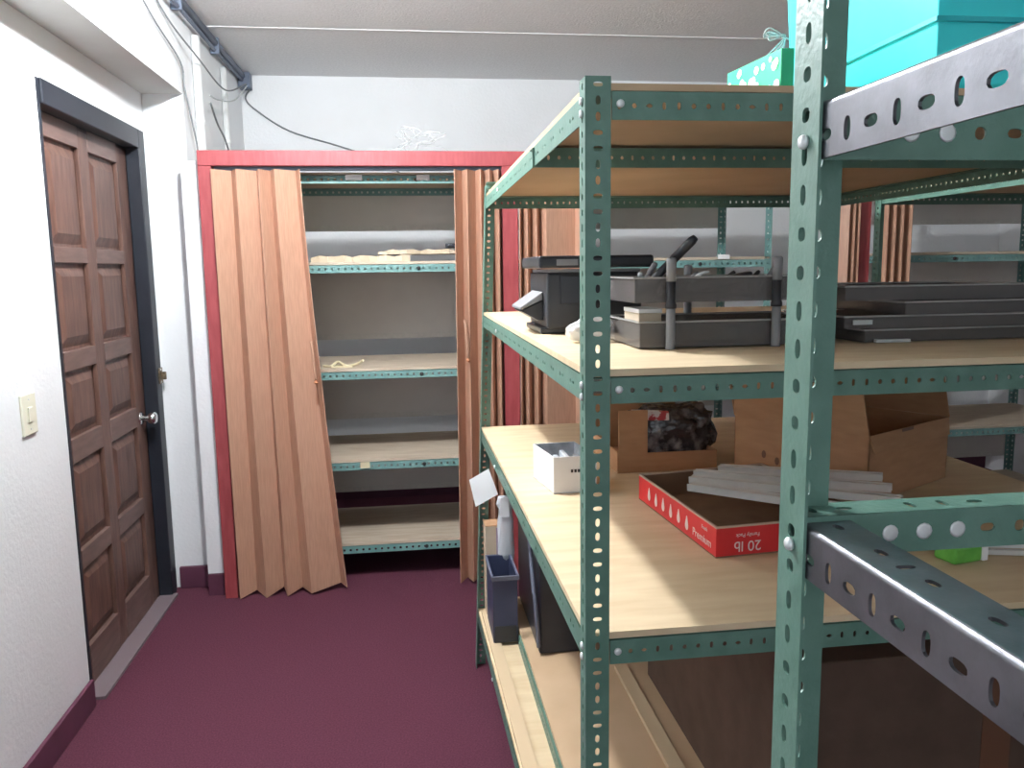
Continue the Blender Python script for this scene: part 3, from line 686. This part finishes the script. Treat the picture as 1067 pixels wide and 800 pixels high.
hexa(bm, [p0+V((0,0,ZT+.125)),p0+uu*.055+V((0,0,ZT+.125)),p0+uu*.055+nn*.0006+V((0,0,ZT+.125)),p0+nn*.0006+V((0,0,ZT+.125)),
          p0+V((0,0,ZT+H_)),p0+uu*.055+V((0,0,ZT+H_)),p0+uu*.055+nn*.0006+V((0,0,ZT+H_)),p0+nn*.0006+V((0,0,ZT+H_))])
obj('tape', bm, M['tape'], t)
su = (q[3]-q[0]).normalized(); sn = V((su.y,-su.x,0)); sn = sn if sn.x < 0 else -sn
for u, z_ in ((.245,.060),(.285,.072)):
    bm = bmesh.new(); p = q[0]+su*u+sn*.001+V((0,0,ZT+z_)); vs = [bm.verts.new(p+su*.007*math.cos(k*.785)+V((0,0,.011*math.sin(k*.785)))) for k in range(8)]; bm.faces.new(vs)
    obj('printed_mark', bm, M['tape'], t)

# low brown carton with a bag of dark goods behind
t, q = opencarton('low_carton', 'low brown carton at the back of the lower main shelf, holding a wrapped bundle', 'carton', [(.575,2.10),(.575,2.42),(.86,2.44),(.865,2.10)], (ZT,[ZT+.06,ZT+.175,ZT+.055,ZT+.055]), M['card'], M['card'])
obj('raised_flap', B(.002,.085,-.004,-.001,ZT+.05,ZT+.178), M['card'], t)
t = thing('wrapped_bundle', 'plastic bag of dark goods with a red corner, sitting in the low carton', 'bag', (.755,2.20,ZT+.0045))
bm = bmesh.new(); bmesh.ops.create_icosphere(bm, subdivisions=4, radius=1)
for v in bm.verts:
    p = v.co.copy(); n = 1+.07*math.sin(9*p.x+4*p.z)+.06*math.sin(11*p.z-5*p.x)+.05*math.cos(13*p.y+6*p.x)
    sx = math.copysign(abs(p.x)**.5, p.x); sz = math.copysign(abs(p.z)**.6, p.z); sy = math.copysign(abs(p.y)**.7, p.y)
    v.co = V((sx*.122*n, sy*.06*n, max(0,.085+sz*.085*n)))
obj('dark_contents', bm, M['bagdark'], t, smooth=True)
bm = bmesh.new(); tube(bm, [(-.128,-.055,.02),(-.135,-.06,.055),(-.125,-.064,.085),(-.135,-.06,.12),(-.115,-.055,.16)], [.003,.006,.004,.007,.003], 8)
obj('clear_film_edge', bm, M['clear'], t, smooth=True)
obj('red_corner', B(-.158,-.132,-.068,-.060,.060,.155), M['redp'], t, bevel=.004)
bm = bmesh.new(); hexa(bm, [(-.13,-.066,.138),(-.02,-.070,.134),(-.02,-.060,.134),(-.13,-.056,.138),(-.13,-.060,.168),(-.02,-.064,.160),(-.02,-.054,.160),(-.13,-.050,.168)])
obj('red_and_white_print', bm, M['redw'], t, bevel=.003)
# green packet at the far right
t = thing('snack_packet', 'small green packet beside pale strips at the right edge of the lower main shelf', 'packet', (1.02,1.32,ZT), .2)
obj('packet_body', B(0,.07,0,.05,0,.035), M['pack'], t, bevel=.006)
obj('packet_end', B(.071,.085,.0,.05,0,.036), M['paper'], t, bevel=.002)
for i, lab in ((0,'pale strip just behind the green packet, lower of two'),(1,'pale strip just behind the green packet, upper of two')):
    bm = bmesh.new(); box(bm, 0,.20,0,.012,0,.010); box(bm, .004,.196,.012,.026,0,.004)
    o = tag(obj('metal_strip', bm, M['strip'], bevel=.001), lab, 'metal strip'); o.location = (1.03,1.385+.012*i,ZT+.0005+.0105*i); o.rotation_euler = (0,0,-.25)

# ------------------------------------------------------------------ bottom of the rack
ZB = GZ[3]+.0135
tag(obj('plank', B(.272,.310,1.195,2.80,ZB+.0005,ZB+.010), M['wood']), 'narrow bare plank lying along the left edge of the bottom shelf', 'plank')
o = bpy.data.objects['plank']; o.rotation_euler = (0,0,0); 
for v in o.data.vertices:
    v.co.x += -.026*(v.co.y-1.17)/1.68
o = tag(obj('angle_bar', angle((.345,1.18,ZB+.0415),(.345,2.51,ZB+.0415), (0,0,-1),(1,0,0), W=.038, pa='vr', pb='vn', seg=8), M['green']), 'loose green slotted bar lying along the raised board on the bottom shelf', 'angle bar')
t = thing('raised_board', 'bare plywood board raised on blocks on the bottom shelf of the large rack', 'board', (0,0,0))
obj('board', B(.352,1.54,1.17,2.80,ZB+.043,ZB+.053), M['plyu'], t)
for x in (.45,.95,1.45): obj('block', B(x,x+.05,1.2,2.78,ZB,ZB+.043), M['wood'], t)
ZR = ZB+.0535
tag(obj('batten', B(.600,.640,1.55,2.22,ZR,ZR+.012), M['wood'], bevel=.001), 'pale wooden batten lying on the raised board under the lower main shelf', 'batten')
t = thing('cardboard_carton', 'big plain dark box added in place of deep shade on the bottom shelf beside the batten', 'carton', (.69,1.27,ZR))  # box added to stand in for the shade under the lower shelf
obj('carton_body', B(0,.83,0,.90,0,.50), M['cardshade'], t, bevel=.004)
obj('shade_box_tape', B(.37,.43,-.0012,-.0002,.0,.50), M['tape'], t)
t = thing('storage_crate', 'open navy plastic crate with a grey rim at the far left of the bottom shelf', 'crate', (.263,2.53,ZB+.0105))
bm = bmesh.new(); w, d, h, wl, tp = .084, .20, .235, .003, .006
for a in ((0,w,0,wl),(0,w,d-wl,d),(0,wl,wl,d-wl),(w-wl,w,wl,d-wl)): box(bm, a[0],a[1],a[2],a[3],0,h)
box(bm, wl,w-wl,wl,d-wl,0,.003); obj('crate_body', bm, M['navy'], t)
bm = bmesh.new()
for a in ((-.005,w+.006,-.006,0),(-.005,w+.006,d,d+.006),(-.005,0,0,d),(w,w+.006,0,d)): box(bm, a[0],a[1],a[2],a[3],h-.014,h+.002)
obj('rim', bm, M['navyr'], t, bevel=.001)
obj('crate_skirt', B(.004,w-.004,-.004,-.0005,0,.06), M['black'], t, bevel=.002)
t = thing('plastic_case', 'tall black plastic case with a grey strip as its edge highlight under the left shelf side', 'case', (.388,2.34,ZR))
obj('case_body', B(0,.155,0,.46,0,.572), M['black'], t, bevel=.010)
bm = bmesh.new(); tube(bm, smoothpath([(-.004,.33,.56),(-.010,.16,.44),(-.014,.03,.24),(-.010,-.004,.16),(-.002,-.006,.03)]), .007, 8); obj('edge_highlight', bm, M['navyr'], t, smooth=True)  # grey tube stands in for the highlight on the case's left edge
obj('case_lid', B(-.003,.158,-.003,.463,.575,.592), M['blackg'], t, bevel=.004)
t = thing('tall_carton', 'tall narrow beige carton standing behind the navy crate', 'carton', (.262,2.755,ZB+.0105))
obj('carton_body', B(0,.055,0,.075,0,.335), M['beige'], t, bevel=.002)
obj('top_flap', B(.0,.055,.0,.075,.336,.339), M['card'], t)
obj('mauve_label', B(.040,.054,-.0012,-.0003,.10,.33), M['pur'], t)
t = thing('plastic_bag', 'translucent white plastic bag hanging in front of the tall beige carton', 'bag', (.335,2.735,ZB+.20))
bm = bmesh.new(); rings = []
prof = [(0,.018,.006),(.05,.022,.010),(.11,.020,.010),(.17,.022,.011),(.215,.018,.008),(.235,.026,.012),(.265,.020,.006)]
for k, (z_, a, b) in enumerate(prof):
    rings.append([bm.verts.new((1.3*a*math.cos(s*math.pi/8)*(1+.12*math.sin(s*2.3+k)), b*math.sin(s*math.pi/8), z_)) for s in range(16)])
for r0, r1_ in zip(rings[:-1], rings[1:]):
    for s in range(16): bm.faces.new([r0[s],r0[(s+1)%16],r1_[(s+1)%16],r1_[s]])
bm.faces.new(rings[0]); bm.faces.new(rings[-1])
obj('bag_body', bm, M['clear'], t, smooth=True)
obj('bag_slip', B(-.02,.012,-.014,-.0125,.19,.262), M['paper'], t)
# white paper square hanging off the left side of the shelf beam
bm = bmesh.new(); P4 = [(.185,2.45,.835),(.251,2.475,.862),(.277,2.45,.783),(.202,2.425,.753)]
a = [bm.verts.new(p) for p in P4]; b = [bm.verts.new((x,y+.0012,z_)) for x,y,z_ in P4]; bm.faces.new(a); bm.faces.new(b)
for i in range(4): bm.faces.new([a[i],a[(i+1)%4],b[(i+1)%4],b[i]])
tag(obj('paper_tag', bm, M['paper']), 'white square paper tag sticking out from the left shelf beam', 'paper tag')

# ------------------------------------------------------------------ light
lampm = bpy.data.materials.new('lit_tube'); lampm.use_nodes = True; nb = lampm.node_tree.nodes['Principled BSDF']
nb.inputs['Emission Color'].default_value = (.93,.97,1,1); nb.inputs['Emission Strength'].default_value = LAMP
t = thing('ceiling_bulb', 'bare white bulb in a ceiling socket above the aisle beside the door', 'light bulb', (-.35,2.30,2.70))
bm = bmesh.new(); tube(bm, [(0,0,0),(0,0,-.02),(0,0,-.022),(0,0,-.06)], [.05,.045,.024,.022], 20); obj('socket', bm, M['pvc'], t)
bm = bmesh.new(); tube(bm, [(0,0,-.061),(0,0,-.085),(0,0,-.11),(0,0,-.145),(0,0,-.17),(0,0,-.185),(0,0,-.19)], [.014,.020,.038,.046,.038,.018,.003], 20); obj('glass_bulb', bm, lampm, t, smooth=True)
# unseen window added behind the camera as soft fill for the back wall
WX0, WX1, WZ0, WZ1 = -.95, .75, .95, 2.15
Wn = bpy.data.objects.new('fill_window_1', None); C.objects.link(Wn); Wn['kind'] = 'structure'; Wn.location = (0,-1.5,0)
for a in ((WX0,WX0+.05,WZ0,WZ1),(WX1-.05,WX1,WZ0,WZ1),(WX0+.05,WX1-.05,WZ0,WZ0+.05),(WX0+.05,WX1-.05,WZ1-.05,WZ1),((WX0+WX1)/2-.02,(WX0+WX1)/2+.02,WZ0+.05,WZ1-.05)):
    obj('fill_window_frame', B(a[0],a[1],-.08,-.02,a[2],a[3]), M['pvc'], Wn, bevel=.003)
l = bpy.data.lights.new('fill_daylight', 'AREA'); l.shape = 'RECTANGLE'; l.size = WX1-WX0; l.size_y = WZ1-WZ0; l.cycles.is_portal = True
o = bpy.data.objects.new('fill_daylight', l); C.objects.link(o); o.location = ((WX0+WX1)/2,-1.61,(WZ0+WZ1)/2); o.rotation_euler = (math.pi/2,0,0)
GR = {'folding_door':'folding doors of the closet bays','closet_shelf_rack':'steel shelving inside the closet bays','wall_cable':'cables on the column and back wall','wall_pipe':'white pipes on the column',
      'channel_strip':'white channel strips in the red lid','shelving_rack':'green slotted-angle racks','letter_tray':'smoked letter trays on the middle shelf','tray_post':'stacking posts of the letter trays',
      'marker_pen':'pens standing in the upper letter tray','paper_label':'paper labels on the shelf edges','metal_strip':'loose pale metal strips','paper_sheaf':'sheaves of paper on the upper closet shelf'}
for o in C.objects:
    if not o.parent and o.get('label') and not o.get('group') and o.name.split('.')[0] in GR: o['group'] = GR[o.name.split('.')[0]]
w = bpy.data.worlds.new('room_ambient'); bpy.context.scene.world = w; w.use_nodes = True
w.node_tree.nodes['Background'].inputs[0].default_value = (.8,.9,1,1); w.node_tree.nodes['Background'].inputs[1].default_value = 2.2

# ------------------------------------------------------------------ camera
cam = bpy.data.cameras.new('camera'); co = bpy.data.objects.new('camera', cam); C.objects.link(co)
ya, pi_, ro = map(math.radians, (7.15739,7.79206,-.84879))
f = V((math.sin(ya)*math.cos(pi_), math.cos(ya)*math.cos(pi_), -math.sin(pi_)))
r0 = V((math.cos(ya),-math.sin(ya),0)); u0 = r0.cross(f)
rt = r0*math.cos(ro)+u0*math.sin(ro); up = -r0*math.sin(ro)+u0*math.cos(ro)
m = Matrix((rt, up, -f)).transposed().to_4x4(); m.translation = (0,0,1.5); co.matrix_world = m
cam.sensor_width = 36; cam.lens = 36*822.7/1067; cam.shift_x = 6.5/1067; cam.shift_y = -7/1067; cam.clip_start = .02
s = bpy.context.scene; s.camera = co
s.view_settings.view_transform = 'Standard'; s.view_settings.look = 'None'; s.view_settings.gamma = 1; s.view_settings.exposure = .38
s.view_settings.use_curve_mapping = False
s.cycles.max_bounces = 10; s.cycles.diffuse_bounces = 6
